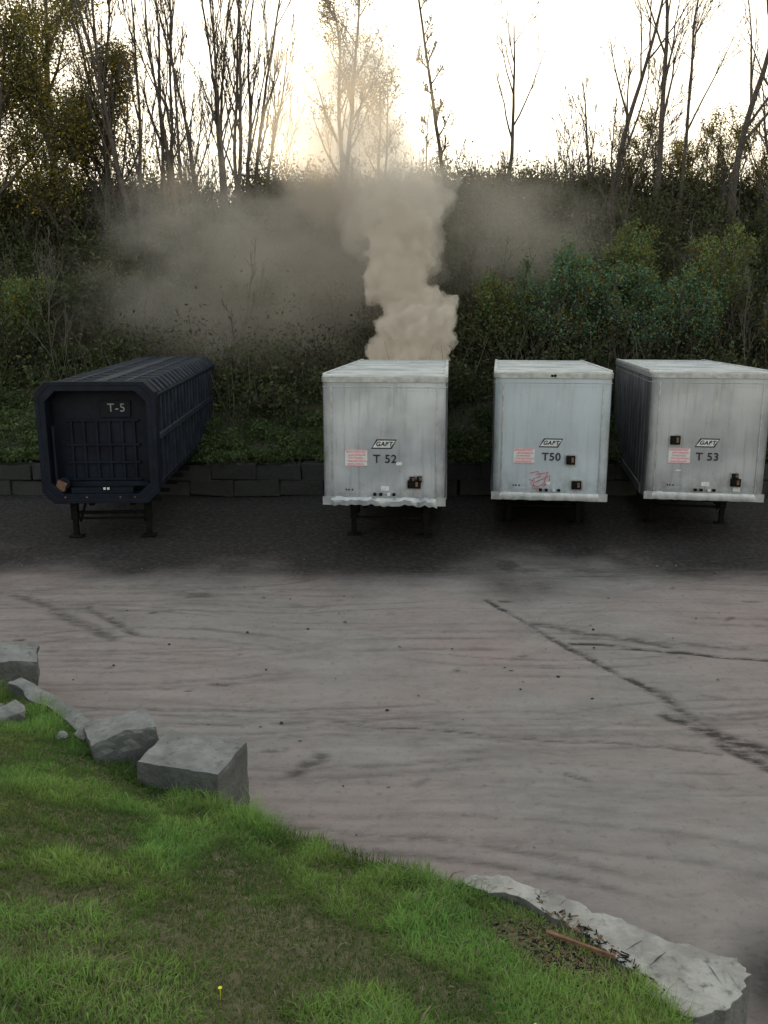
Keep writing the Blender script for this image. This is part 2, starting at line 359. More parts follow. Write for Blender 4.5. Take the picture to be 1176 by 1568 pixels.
# ------------------------------------------------------------------ trees
class Tubes:
    def __init__(s): s.V = []; s.F = []; s.n = 0; s.tips = []
    def tube(s, pts, rad, k):
        pts = np.array(pts); n = len(pts)
        T = np.gradient(pts, axis=0); T /= np.linalg.norm(T, axis=1)[:, None] + 1e-9
        ref = np.array([1, 0, 0.1]) if abs(T[0][0]) < 0.8 else np.array([0, 1, 0.1])
        U = np.cross(T, ref); U /= np.linalg.norm(U, axis=1)[:, None]; W = np.cross(T, U)
        a = np.arange(k) * 2 * np.pi / k
        ring = pts[:, None, :] + np.array(rad)[:, None, None] * (np.cos(a)[None, :, None] * U[:, None, :] + np.sin(a)[None, :, None] * W[:, None, :])
        s.V.append(ring.reshape(-1, 3)); i = np.arange(k); j = (i + 1) % k
        for q in range(n - 1):
            s.F.append(np.stack([i + q*k, j + q*k, j + (q+1)*k, i + (q+1)*k], 1) + s.n)
        s.n += n * k
    def grow(s, p, d, L, r, depth, rn, up=0.15, wob=0.10, nch=9, start=0.35, ang=(0.4, 0.8), ratio=0.42, maxd=3):
        ns = 12 if depth == 0 else (6 if depth == 1 else 4)
        pts = [np.array(p, float)]; d = np.array(d, float); d /= np.linalg.norm(d); dirs = [d]
        for i in range(ns):
            d = d + np.array([rn.gauss(0, wob), rn.gauss(0, wob), rn.gauss(0, wob * .5) + up * (0.3 if depth == 0 else 1)])
            d /= np.linalg.norm(d); pts.append(pts[-1] + d * L / ns); dirs.append(d)
        rad = [max(0.009, r * (1 - 0.78 * (i / ns) ** 0.9)) for i in range(ns + 1)]
        s.tube(pts, rad, 7 if depth == 0 else (5 if depth == 1 else 3))
        if depth >= 1: s.tips += pts[1:]
        if depth >= maxd: return
        cnt = nch if depth == 0 else max(3, int(nch * (0.6 if depth == 1 else 0.35)))
        for c in range(cnt):
            t = start + (1 - start) * (c + rn.random()) / cnt if depth == 0 else rn.uniform(0.2, 0.98)
            i = min(ns - 1, int(t * ns)); f = t * ns - i
            pp = pts[i] * (1 - f) + pts[i + 1] * f; dd = dirs[i]
            az = rn.uniform(0, 2 * math.pi); an = rn.uniform(*ang)
            perp = np.cross(dd, [math.cos(az), math.sin(az), 0.2]); perp /= np.linalg.norm(perp)
            nd = dd * math.cos(an) + perp * math.sin(an)
            s.grow(pp, nd, L * ratio * (1.15 - 0.75 * t) * rn.uniform(0.7, 1.3), max(0.014, rad[i] * 0.6), depth + 1, rn, up, wob * 1.3, nch, start, ang, 0.5, maxd)
    def obj(s, name, mats, parent=None):
        return mesh_np(name, np.concatenate(s.V), np.concatenate(s.F), mats, smooth=True, parent=parent)
def hz1(x, y): return float(hill_h(np.array([x]), np.array([y]))[0])
def bare_tree(x, y, h, r, seed, lean=(0, 0), stems=1, spread=0.15, nch=9, start=0.35, sink=0.4, ang=(0.35, 0.75), ratio=0.4, wob=0.06, name="bare_tree", lf=0, lcol=(0.1, 0.1, 0.03), lsz=0.06, sc=0.16):
    rn = random.Random(seed); t = Tubes(); z = hz1(x, y) - sink
    for k in range(stems):
        dx = lean[0] + (rn.uniform(-spread, spread) if stems > 1 else 0); dy = lean[1] + (rn.uniform(-spread, spread) if stems > 1 else 0)
        ox = rn.uniform(-.3, .3) if stems > 1 else 0
        t.grow((x + ox, y, z), (dx, dy, 1), h * rn.uniform(0.85, 1.1), r * rn.uniform(0.8, 1.1), 0, rn, 0.12, wob, nch, start, ang, ratio)
    if lf:
        e = empty(name, (0, 0, 0)); t.obj("trunk_and_branches", [m_bark], e)
        tips = np.array(t.tips); C = tips[rng.integers(0, len(tips), lf)] + rng.normal(0, sc, (lf, 3))
        c = np.array(lcol)[None, :] * (0.5 + rng.random((lf, 1))); yel = rng.random(lf) < 0.16
        c[yel] = np.array([0.36, 0.27, 0.04]) * (0.6 + 0.6 * rng.random((yel.sum(), 1))) * (1 if name == "leafy_tree" else .6)
        V, F, cc = leaves(C, lsz * (0.6 + 0.8 * rng.random(lf)), c)
        mesh_np("leaves", V, F, [m_leaf], cols=cc, parent=e)
    else: t.obj(name, [m_bark])
# left bare thicket
for i, (x, y, h, st, ln) in enumerate([(-10.6, 38, 10.5, 2, -.05), (-9.3, 36.5, 11, 3, -.10), (-8.5, 38, 11, 2, .02), (-7.5, 37, 10.5, 3, -.05), (-6.7, 38.5, 11, 2, .03), (-5.9, 37.5, 11, 3, .0), (-5.3, 38.5, 10, 2, .05), (-4.8, 39, 7.0, 1, .08)]):
    bare_tree(x, y, h, 0.095, 40 + i, (ln, 0), st, 0.13, 9, 0.2, 0.4, (0.18, 0.5), 0.36, 0.045)
# leafed trees, left
for i, (x, y, h) in enumerate([(-15.6, 37, 11.5), (-13.4, 39, 11.5), (-12.1, 36.5, 8.0), (-17.6, 36, 12), (-11.2, 38.5, 6), (-14.5, 35.5, 9)]):
    bare_tree(x, y, h, 0.18, 70 + i, (0, 0), 1, 0, 15, 0.06, 0.4, (0.5, 1.0), 0.40, 0.05, "leafy_tree", 15000, (0.13, 0.13, 0.06), 0.056, 0.32)
# middle
bare_tree(-1.7, 41, 8.5, 0.13, 90, (0.02, 0), 2, 0.12, 13, 0.12, 0.3, (0.5, 0.9), 0.34, 0.05, "budding_tree", 6500, (0.13, 0.12, 0.06), 0.045, 0.2)
bare_tree(-.2, 41, 5.5, 0.09, 91, (0.02, 0), 2, 0.2, 10, 0.12, 0.3, (0.5, 0.9), 0.4, 0.06, "budding_tree", 3500, (0.13, 0.12, 0.06), 0.045, 0.2)
bare_tree(2.5, 40, 11.5, 0.10, 92, (0.01, 0), 1, 0, 18, 0.15, 0.4, (0.6, 1.1), 0.09, 0.03)
bare_tree(1.8, 41, 4.2, 0.05, 93, (0.0, 0), 1, 0, 12, 0.2, 0.3, (0.6, 1.1), 0.2, 0.04)
bare_tree(5.2, 40.5, 7.2, 0.13, 94, (0.03, 0), 1, 0, 6, 0.3, 0.3, (0.4, 0.8), 0.5, 0.06)
# right
bare_tree(9.2, 39, 11, 0.15, 101, (0.0, 0), 1, 0, 10, 0.2, 0.4, (0.3, 0.7), 0.35, 0.05)
bare_tree(8.6, 39.5, 6, 0.09, 102, (-0.15, 0), 1, 0, 8, 0.25, 0.4, (0.3, 0.7), 0.35, 0.06)
bare_tree(10.6, 38, 11, 0.15, 103, (0.08, 0), 1, 0, 9, 0.25, 0.4, (0.3, 0.6), 0.35, 0.05)
bare_tree(13.4, 37, 12, 0.15, 104, (-0.06, 0), 1, 0, 10, 0.25, 0.4, (0.3, 0.7), 0.4, 0.07)
bare_tree(12.3, 30.5, 15, 0.16, 105, (0.02, 0), 1, 0, 12, 0.45, 0.4, (0.3, 0.8), 0.33, 0.05)
bare_tree(15.0, 38, 11, 0.15, 106, (-0.04, 0), 1, 0, 11, 0.25, 0.4, (0.3, 0.8), 0.38, 0.06)
bare_tree(18.0, 37, 11, 0.15, 107, (0.0, 0), 2, 0.15, 10, 0.3, 0.4, (0.3, 0.8), 0.38, 0.06)
bare_tree(14.2, 33, 9, 0.09, 108, (-0.03, 0), 2, 0.15, 10, 0.3, 0.4, (0.3, 0.8), 0.38, 0.06)
bare_tree(8.0, 34, 6.5, 0.07, 109, (0.03, 0), 2, 0.15, 10, 0.3, 0.4, (0.3, 0.8), 0.38, 0.06)
bare_tree(11.8, 38.5, 10.5, 0.10, 110, (0.02, 0), 1, 0, 10, 0.25, 0.4, (0.3, 0.7), 0.38, 0.06)
for i, (x, y, h) in enumerate([(11.0, 40.5, 3.8), (14.2, 40, 3.6), (16, 39.5, 4.2), (12.6, 40.5, 3)]):
    bare_tree(x, y, h, 0.05, 120 + i, (0, 0), 3, 0.35, 10, 0.1, 0.3, (0.4, 0.9), 0.4, 0.08, "budding_shrub", 4500, (0.19, 0.18, 0.06), 0.045)
# sapling thicket along the ridge and slope (one mass)
tk = Tubes(); rn = random.Random(77)
spots_ = [(rn.uniform(-20, -4), rn.uniform(36, 42), rn.uniform(2.2, 5.5)) for _ in range(80)] + [(rn.uniform(7.5, 20), rn.uniform(36, 42), rn.uniform(2, 4.5)) for _ in range(60)] \
    + [(rn.uniform(-4, 7.5), rn.uniform(39, 42), rn.uniform(1, 2.2)) for _ in range(40)] + [(rn.uniform(-18, 20), rn.uniform(28, 38), rn.uniform(1.8, 4.0)) for _ in range(60)]
for x, y, h in spots_:
    tk.grow((x, y, hz1(x, y) - .2), (rn.uniform(-.2, .2), rn.uniform(-.2, .2), 1), h, 0.025, 0, rn, 0.12, 0.06, 7, 0.2, (0.3, 0.7), 0.4, 2)
m_twig = simple("grey_twigs", (0.06, 0.052, 0.044), (0.12, 0.105, 0.09), 8, 0.9, bump=0.2)
tk.obj("sapling_thicket", [m_twig])
# green shrubs low right
for i, (x, y, h) in enumerate([(5.0, 29.4, 3.4), (6.2, 30, 3.0), (7.6, 29.4, 2.8), (9.2, 29.4, 2.8), (10.9, 30, 3.5), (13, 29, 3.2), (3.8, 30, 2.2), (-11.5, 30, 2.2), (-4.0, 31, 2.0), (8.6, 31, 3.2)]):
    c = (0.11, 0.19, 0.12) if i < 4 else (0.13, 0.18, 0.08)
    bare_tree(x, y, h, 0.045, 140 + i, (0, 0), 6, 0.55, 9, 0.05, 0.1, (0.4, 0.9), 0.45, 0.06, "green_shrub", 8000, c, 0.045, 0.12)

# ------------------------------------------------------------------ retaining wall at foot of slope
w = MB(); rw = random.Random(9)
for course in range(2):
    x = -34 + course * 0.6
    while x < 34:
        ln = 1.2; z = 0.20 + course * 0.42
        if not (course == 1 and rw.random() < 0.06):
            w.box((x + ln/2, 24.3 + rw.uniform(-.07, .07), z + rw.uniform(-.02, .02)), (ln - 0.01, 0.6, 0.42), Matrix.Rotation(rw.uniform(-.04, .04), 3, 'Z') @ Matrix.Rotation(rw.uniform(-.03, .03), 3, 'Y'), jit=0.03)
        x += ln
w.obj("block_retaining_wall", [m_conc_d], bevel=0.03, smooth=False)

# ------------------------------------------------------------------ trailers
def text(body, size, loc, parent, mat, name, shear=0, bold=0.0):
    cu = bpy.data.curves.new(name, 'FONT'); cu.body = body; cu.size = size; cu.align_x = 'CENTER'; cu.align_y = 'CENTER'
    cu.extrude = 0.002; cu.shear = shear; cu.offset = bold; cu.space_character = 1.1
    tmp = bpy.data.objects.new(name + "_t", cu); COL.objects.link(tmp)
    dg = bpy.context.evaluated_depsgraph_get(); me = bpy.data.meshes.new_from_object(tmp.evaluated_get(dg))
    bpy.data.objects.remove(tmp); me.materials.clear(); me.materials.append(mat)
    ob = bpy.data.objects.new(name, me); COL.objects.link(ob); ob.parent = parent; ob.location = loc; ob.rotation_euler = (R(90), 0, 0)
    return ob
def undercarriage(p, z0, L, w, legy=1.9, feet=0.0):
    c = MB()
    for s in (-1, 1):
        c.box((s * 0.45, L / 2 + 0.3, z0 - 0.14), (0.1, L - 1.0, 0.24))
        c.box((s * 0.80, legy, (z0 - 0.05 + 0.35) / 2 + 0.05), (0.15, 0.15, z0 - 0.4))
        c.box((s * 0.80, legy, 0.24), (0.11, 0.11, 0.42)); c.box((s * 0.80, legy, 0.03 + feet), (0.3, 0.26, 0.04))
        c.box((s * 0.70, legy + 0.4, z0 - 0.35), (0.05, 0.9, 0.05), Matrix.Rotation(R(35), 3, 'X'))
    c.box((0, legy, z0 - 0.4), (1.6, 0.07, 0.07)); c.box((0, legy, 0.42), (1.6, 0.05, 0.05))
    c.box((0, 1.0, z0 - 0.07), (1.5, 1.4, 0.05)); c.cyl((0, 0.9, z0 - 0.14), 0.05, 0.12, 'z')
    for k in range(9): c.box((0, 0.6 + k * (L - 1) / 9, z0 - 0.06), (2.3, 0.07, 0.1))
    c.box((0, L - 1.7, 0.75), (0.9, 2.2, 0.14))
    for ay in (L - 2.4, L - 1.15): c.cyl((0, ay, 0.5), 0.07, 1.9, 'x')
    c.obj("underframe", [m_black], p, 0.008)
    t = MB()
    for ay in (L - 2.4, L - 1.15):
        for s in (-1, 1):
            for q in (0.82, 1.09):
                t.cyl((s * q, ay, 0.48), 0.47, 0.24, 'x', 32)
                t.cyl((s * (q + 0.02), ay, 0.48), 0.25, 0.25, 'x', 20, 1)
    t.obj("wheels", [m_rubber, m_rust], p, 0.03)

def box_trailer(loc, yaw, z0, z1, alu, label, kind, L=8.6, W=2.44, slope=0.03):
    p = empty("box_trailer", loc, -R(yaw)); hw = W / 2
    def prof(off, r=0.17, y1=None):
        pts = [(-hw - off, y1 or L)]; r += off
        for i in range(7):
            a = math.pi + (math.pi / 2) * i / 6; pts.append((-hw - off + r + r * math.cos(a), -off + r + r * math.sin(a)))
        for i in range(7):
            a = 1.5 * math.pi + (math.pi / 2) * i / 6; pts.append((hw + off - r + r * math.cos(a), -off + r + r * math.sin(a)))
        pts.append((hw + off, y1 or L)); return pts
    b = MB(); b.prism(prof(0), z0 + 0.02, z1)
    o = b.obj("body", [alu, m_side], p, slope=slope)
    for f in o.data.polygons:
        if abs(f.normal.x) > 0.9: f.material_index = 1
    rl = MB()
    rl.prism(prof(0.018, y1=L + .02), z1 - 0.09, z1 + 0.025)
    rl.prism(prof(0.008, y1=L + .01), z1 - 0.19, z1 - 0.175)
    for s in (-1, 1):
        rl.box((s * (hw + .012), L / 2 + .4, z0 + 0.09), (0.03, L - 0.6, 0.2), mi=1)
        rl.box((s * (hw - 0.19), -0.006, (z0 + z1) / 2), (0.03, 0.014, z1 - z0 - 0.35))
        y = 0.6
        while y < L: rl.box((s * (hw + .006), y, (z0 + z1) / 2 + .05), (0.016, 0.05, z1 - z0 - 0.33), mi=1); y += 0.61
    rl.obj("rails_and_posts", [m_rail, m_sidep], p, 0.006, slope=slope)
    # dented bottom rail at the front
    rb = random.Random(len(label) + int(z0 * 100)); seg_n = 26; vs = []; fs = []
    for i in range(seg_n + 1):
        x = -hw + 0.16 + (W - 0.32) * i / seg_n; amp = 0.035 if kind == 52 else 0.012
        dz = rb.uniform(-amp, amp) * (1.5 if kind == 52 and x > -0.3 else 0.6); dy = -0.03 - abs(rb.gauss(0, amp * .7))
        vs += [(x, -0.012, z0 + 0.15 + dz * .5), (x, dy, z0 + 0.09 + dz), (x, dy + 0.01, z0 - 0.01 + dz), (x, 0.03, z0 - 0.015 + dz * .6)]
    for i in range(seg_n):
        for k in range(3): fs.append((i*4 + k, i*4 + k + 1, i*4 + 5 + k, i*4 + 4 + k))
    fb = MB(); fb.add(vs, fs)
    for s in (-1, 1): fb.box((s * (hw - 0.09), -0.0, z0 + 0.07), (0.19, 0.06, 0.16))
    fb.obj("bumper_rail", [m_rail], p, 0)
    # roof
    rf = MB(); pr = prof(-0.03)
    rf.prism(pr, z1 + 0.02, z1 + 0.05)
    for k in range(int(L / 1.45)):
        rf.box((0, 0.75 + k * 1.45, z1 + 0.058), (W - 0.1, 0.10, 0.03))
        rf.box((0, 0.86 + k * 1.45, z1 + 0.052), (W - 0.12, 0.07, 0.008), mi=1)
    for s in (-1, 1): rf.box((s * (hw - 0.02), L / 2 + 0.1, z1 + 0.045), (0.07, L - 0.4, 0.06))
    rf.obj("roof", [m_roof, m_sidep], p, 0.003, slope=slope)
    sm = MB()
    for zz in (z0 + 0.22, z1 - 0.25):
        k = -hw + 0.28
        while k < hw - 0.25: sm.box((k, -0.004, zz), (0.014, 0.014, 0.014)); k += 0.075
    for xx in (-0.4, 0.4):
        zz = z0 + 0.3
        while zz < z1 - 0.3: sm.box((xx, -0.004, zz), (0.013, 0.012, 0.013)); zz += 0.09
    sm.obj("rivets_and_seams", [m_rail, m_side], p)
    text(label, 0.23, (0.02, -0.012, z0 + 0.92), p, m_ink, "unit_number", 0, 0.004)
    lg = MB(); a, h = 0.40, 0.19; sh = 0.05
    def par(a, h, y, mi):
        lg.add([(-a/2 - sh, y, z0 + 1.22 - h/2), (a/2 - sh, y, z0 + 1.22 - h/2), (a/2 + sh, y, z0 + 1.22 + h/2), (-a/2 + sh, y, z0 + 1.22 + h/2)], [(0, 1, 2, 3)], mi)
    par(a, h, -0.008, 0); par(a - 0.05, h - 0.05, -0.011, 1); lg.obj("logo_plate", [m_ink, m_white], p, 0, False)
    text("GABT", 0.12, (0, -0.014, z0 + 1.22), p, m_ink, "logo_text", 0.25, 0.004)
    sg = MB(); sg.box((-0.55, -0.006, z0 + 0.94), (0.44, 0.008, 0.32))
    for k in range(5): sg.box((-0.55 + (0.02 if k % 2 else -0.01), -0.012, z0 + 1.06 - k * 0.06), (0.38 - (k % 3) * 0.05, 0.003, 0.032), mi=1)
    for k, zz in enumerate((z0 + 1.093, z0 + 0.787)): sg.box((-0.55, -0.012, zz), (0.43, 0.003, 0.012), mi=1)
    sg.obj("warning_sign", [m_white, m_pink], p, 0, False)
    ft = MB()
    if kind == 52:
        bx = [(0.6, 0.43, .26, .15), (0.56, 0.53, .10, .10), (0.70, 0.54, .10, .10)]; lb = [(0.02, 0.33, .16, .09), (0.30, 0.83, .12, .06), (-0.9, 0.12, .15, .08)]
    elif kind == 50:
        bx = [(0.42, 0.87, .18, .18), (0.56, 0.34, .2, .17)]; lb = [(-0.02, 0.36, .08, .06), (-0.88, 0.12, .14, .07)]
    else:
        bx = [(-0.66, 1.27, .2, .18), (0.62, 0.40, .2, .16), (0.6, 0.54, .12, .10)]; lb = [(0.02, 0.34, .16, .09), (-0.55, 0.62, .1, .03), (0.66, 0.25, .15, .1), (-.9, .12, .12, .08)]
    for x, z, w_, h_ in bx:
        ft.box((x, -0.012, z0 + z), (w_ + 0.06, 0.014, h_ + 0.06), mi=1); ft.box((x, -0.055, z0 + z), (w_, 0.09, h_), mi=0)
        ft.cyl((x - w_/4, -0.11, z0 + z), 0.03, 0.05, 'y', 12, 0); ft.box((x + w_/5, -0.105, z0 + z + .01), (0.05, 0.03, h_ * .6), mi=2)
    for x, z, w_, h_ in lb: ft.box((x, -0.009, z0 + z), (w_, 0.012, h_), mi=3)
    for x in (-.18, -.06, .1, .2):
        ft.box((x, -0.05, z0 + 0.22), (0.06, 0.07, 0.05), mi=0 if x != .1 else 3)
    for x, z in ((-.75, .3), (-.7, .3), (-.63, .3)): ft.box((x, -0.005, z0 + z), (0.03, 0.006, 0.03), mi=0)
    ft.obj("connector_boxes", [m_black, m_rail, m_rust, m_white], p, 0.004)
    ml = MB()
    for x in (-0.03, 0.03): ml.box((x, -0.03, z1 - 0.03), (0.05, 0.03, 0.045), mi=0 if kind == 50 else 1)
    ml.obj("marker_lights", [m_black, m_rail], p)
    if kind == 50:
        cu = bpy.data.curves.new("graffiti", 'CURVE'); cu.dimensions = '3D'; cu.bevel_depth = 0.009
        def st(pts):
            sp = cu.splines.new('POLY'); sp.points.add(len(pts) - 1)
            for q, (a_, b_) in enumerate(pts): sp.points[q].co = (-0.19 + a_, -0.003, z0 + 0.45 + b_, 1)
        st([(-.22, .12), (-.05, .16), (.0, .05), (-.14, .0), (-.2, -.12), (-.05, -.17), (.08, -.1), (.1, .02), (.2, .08), (.19, -.05), (.06, -.16)])
        st([(-.1, .1), (.05, .12), (.16, .15), (.1, .02), (-.02, -.03), (-.1, -.08)])
        st([(-.24, -.02), (-.12, -.05), (-.16, -.2), (.02, -.2)])
        tmp = bpy.data.objects.new("gt", cu); COL.objects.link(tmp)
        me = bpy.data.meshes.new_from_object(tmp.evaluated_get(bpy.context.evaluated_depsgraph_get())); bpy.data.objects.remove(tmp)
        me.materials.clear(); me.materials.append(m_red); g = bpy.data.objects.new("graffiti", me); COL.objects.link(g); g.parent = p
    undercarriage(p, z0, L, W)
    return p
box_trailer((0.0, 17.8, 0), 4, 1.13, 3.64, m_alu[0], "T 52", 52, 8.6, 2.44, 0.028)
box_trailer((3.5, 19.0, 0), 7, 0.97, 3.62, m_alu[1], "T50", 50, 7.6, 2.42, 0.032)
box_trailer((6.78, 19.0, 0), 9, 0.97, 3.62, m_alu[2], "T 53", 53, 8.2, 2.44, 0.032)

def ribbed_trailer(loc, yaw, z0=0.95, z1=3.44, L=9.2, W=2.38):
    p = empty("ribbed_trailer", loc, -R(yaw)); hw = W / 2
    def octo(off, c=0.22, cb=0.24):
        x = hw + off; a, b = z0 - off, z1 + off
        return [(-x + cb, a), (x - cb, a), (x, a + cb), (x, b - c), (x - c, b), (-x + c, b), (-x, b - c), (-x, a + cb)]
    s = MB()
    s.prism(octo(-0.12), 0.50, L, axis='y')
    s.obj("shell", [m_ribbed], p)
    rbs = MB()
    rbs.ring(octo(0.01), octo(-0.16), 0.0, 0.50)
    rbs.ring(octo(0.035), octo(-0.05), -0.01, 0.09)
    k = 0.80
    while k < L: rbs.ring(octo(0.0), octo(-0.14), k, k + 0.12, 1); k += 0.46
    for sd in (-1, 1):
        rbs.box((sd * (hw + 0.012), L/2 + .2, 2.28), (0.06, L - 0.4, 0.13), mi=1)
        rbs.box((sd * (hw - 0.02), L/2 + .2, z1 - 0.30), (0.07, L - 0.4, 0.07))
        rbs.box((sd * (hw - 0.02), L/2 + .2, z0 + 0.33), (0.07, L - 0.4, 0.09))
    m_rib2 = simple("lighter_rib_paint", (0.012, 0.015, 0.024), (0.030, 0.036, 0.052), 3, 0.5)  # lighter blue than the shell, for ribs and middle rail
    rbs.obj("ribs", [m_ribbed, m_rib2], p, 0.01)
    rr = MB()
    for xx, ww in ((0, .25), (-.55, .07), (.55, .07)): rr.box((xx, L/2 + .2, z1), (ww, L - 0.5, 0.03))
    rr.box((0, L/2 + .2, z1 - 0.105), (1.7, L - 0.7, 0.02))
    rr.obj("roof_battens", [m_ribroof], p, 0.004)
    g = MB()
    for x in (-0.66, -0.4, -0.13, 0.14, 0.41, 0.66): g.box((x, 0.47, 1.95), (0.06, 0.06, 1.35))
    for z in (1.35, 1.72, 2.1, 2.62): g.box((0, 0.465, z), (1.55, 0.06, 0.05))
    g.box((0, 0.33, 1.28), (1.9, 0.12, 0.10)); g.box((0, 0.25, 1.17), (1.3, 0.3, 0.12))
    g.cyl((-0.8, 0.2, 1.32), 0.13, 0.2, 'y', 20); g.cyl((-0.95, 0.15, 1.9), 0.035, 1.3, 'z', 12)
    g.obj("front_grid", [m_ribbed], p, 0.008)
    q = MB()
    q.box((0.09, 0.09, 1.22), (0.17, 0.05, 0.08), mi=0); q.box((0.06, 0.055, 1.22), (0.05, 0.03, 0.05), mi=1); q.box((0.14, 0.055, 1.22), (0.05, 0.03, 0.05), mi=1)
    q.box((-0.85, 0.16, 1.28), (0.2, 0.18, 0.2), Matrix.Rotation(.4, 3, 'Y'), mi=2)
    for x in (-.75, -.3, .4, .7): q.box((x, -0.015, z0 + 0.1), (0.04, 0.02, 0.03), mi=2)
    q.obj("connectors", [m_black, m_white, m_rust], p, 0.004)
    pl = MB(); pl.box((0.3, 0.46, 2.86), (0.62, 0.03, 0.34)); pl.obj("number_board", [m_ribbed], p, 0.005)
    text("T-5", 0.25, (0.32, 0.438, 2.88), p, m_dull, "unit_number", 0, 0.0)
    undercarriage(p, z0, L, W, 0.75)
ribbed_trailer((-5.97, 18.9, 0), -2.5)

# ------------------------------------------------------------------ foreground grass bank
EX = np.array([-60, -30, -14, -8, -4.65, -2.5, -1.22, -.3, 0.6, 1.15, 1.48, 1.76, 2.0, 2.35, 2.9, 4.5, 9, 20, 60.])
EY = np.array([38, 24, 15.5, 12.6, 10.3, 8.35, 7.45, 6.95, 6.55, 6.25, 5.92, 5.5, 5.05, 4.3, 3.3, 1.2, -3, -9, -25.])
def edge(x): return np.interp(x, EX, EY)
def bank_h(x, y):
    d = np.maximum(edge(x) - y, 0) * 0.8
    z = 0.42 + 0.37 * d + 0.03 * d * np.clip(d - 2, 0, 3) * 0.3
    z = np.minimum(z, 3.3 + 0.02 * d)
    return z + (fbm(x, y, 0.7, 3, 3) - .5) * 0.22 * np.clip(d, 0, 1)
bx = np.concatenate([[-60, -40, -25, -15], np.arange(-10, 6, 0.08), [7, 9, 12, 20, 35, 60]])
tt = np.concatenate([[-2, -1], np.linspace(0, 8, 110), [9, 11, 14, 20, 30, 60]])
BX, BT = np.meshgrid(bx, tt); jit = (fbm(BX, BX * 0 + 2, 2.5, 3, 2) - .5) * 0.15
BY = edge(BX) - np.where(BT < 0, 0, BT) + jit * (BT < .3); BZ = bank_h(BX, BY)
BY = np.where(BT == -1, edge(BX) + 0.12 + jit, BY); BZ = np.where(BT == -1, 0.2, BZ)
BY = np.where(BT == -2, edge(BX) + 0.30 + jit, BY); BZ = np.where(BT == -2, -0.15, BZ)
idx = np.arange(BX.size).reshape(BX.shape)
F = np.stack([idx[:-1, :-1], idx[1:, :-1], idx[1:, 1:], idx[:-1, 1:]], -1).reshape(-1, 4)
bank = mesh_np("grass_bank", np.stack([BX, BY, BZ], -1).reshape(-1, 3), F, [m_bank], smooth=True)

def blades(P, h, w, lean, col):
    n = len(P); az = rng.uniform(0, 2*np.pi, n); s = np.stack([np.cos(az), np.sin(az), np.zeros(n)], 1)
    la = rng.uniform(0, 2*np.pi, n); ld = np.stack([np.cos(la), np.sin(la), np.zeros(n)], 1) * lean[:, None]
    ld[:, 1] += 0.1
    up = np.array([[0, 0, 1.]]); H = h[:, None]; W = w[:, None]
    mid = P + up * H * .55 + ld * H * .35; tip = P + up * H * (1 - 0.45 * lean[:, None]) + ld * H * 1.0
    V = np.stack([P - s*W, P + s*W, mid - s*W*.75, mid + s*W*.75, tip], 1).reshape(-1, 3)
    o = np.arange(n)[:, None] * 5
    F = np.concatenate([o + [[0, 1, 3]], o + [[0, 3, 2]], o + [[2, 3, 4]]])
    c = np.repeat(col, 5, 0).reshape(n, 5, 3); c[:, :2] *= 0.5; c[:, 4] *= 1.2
    return V, F, c.reshape(-1, 3)
def grassfield(n, xr, tr, hmul=1.0, wmul=1.0):
    x = rng.uniform(*xr, n); t = rng.uniform(*tr, n)
    y = edge(x) - t
    lush = fbm(x, y, 1.9, 31, 4); patch = fbm(x, y, 0.9, 36, 4)
    bare = 0.35 * sstep(0.52, 0.70, patch) * sstep(0.6, 1.6, t)
    bare = np.maximum(bare, 0.5 * sstep(1.2, 0.4, np.hypot((x + 2.0) / 0.8, (y - 4.7) / 0.8) + (lush - .5) * 1.8))
    slabd = np.abs(np.hypot(x - 1.35, (y - 5.75))); bare = np.maximum(bare, 0.97 * sstep(0.70, 0.35, slabd + (lush - .5) * .4))
    keep = rng.random(n) < (0.55 + 0.7 * sstep(0.3, 0.6, lush)) * (1 - 0.5 * bare)
    x, y, t, lush, bare = x[keep], y[keep], t[keep], lush[keep], bare[keep]; n = len(x)
    P = np.stack([x, y, bank_h(x, y) - 0.01], 1)
    tuft = sstep(0.45, 0.75, fbm(x, y, 4.5, 51, 2))
    h = (0.035 + (0.06 + 0.09 * tuft) * sstep(0.35, 0.7, lush) * rng.random(n) + 0.035 * rng.random(n)) * (1 - 0.45 * bare) * (1 + 0.5 * sstep(0.5, 0, t)) * hmul
    w = rng.uniform(0.0022, 0.0046, n) * wmul; lean = rng.uniform(0.1, 1.0, n)
    g = rng.random((n, 1)); col = np.array([[0.11, 0.195, 0.05]]) * (1 - g) + np.array([[0.21, 0.315, 0.095]]) * g
    hue = fbm(x, y, 1.1, 41, 3)[:, None]
    col = col * (0.55 + 0.75 * sstep(0.3, 0.7, lush))[:, None] * (1 + (hue - .5) * np.array([[0.7, 0.25, 0.3]]))
    dry = rng.random(n) < (0.09 + 0.45 * bare)
    col[dry] = np.array([0.27, 0.235, 0.145]) * (0.4 + 0.75 * rng.random((dry.sum(), 1))); lean[dry] = rng.uniform(.8, 1.8, dry.sum())
    return blades(P, h, w, lean, col)
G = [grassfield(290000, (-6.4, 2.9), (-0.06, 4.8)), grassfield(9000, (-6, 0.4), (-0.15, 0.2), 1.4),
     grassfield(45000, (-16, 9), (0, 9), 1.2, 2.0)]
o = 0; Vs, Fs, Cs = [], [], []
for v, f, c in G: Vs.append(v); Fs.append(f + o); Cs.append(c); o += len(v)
mesh_np("grass", np.concatenate(Vs), np.concatenate(Fs), [m_grass], cols=np.concatenate(Cs), parent=bank)

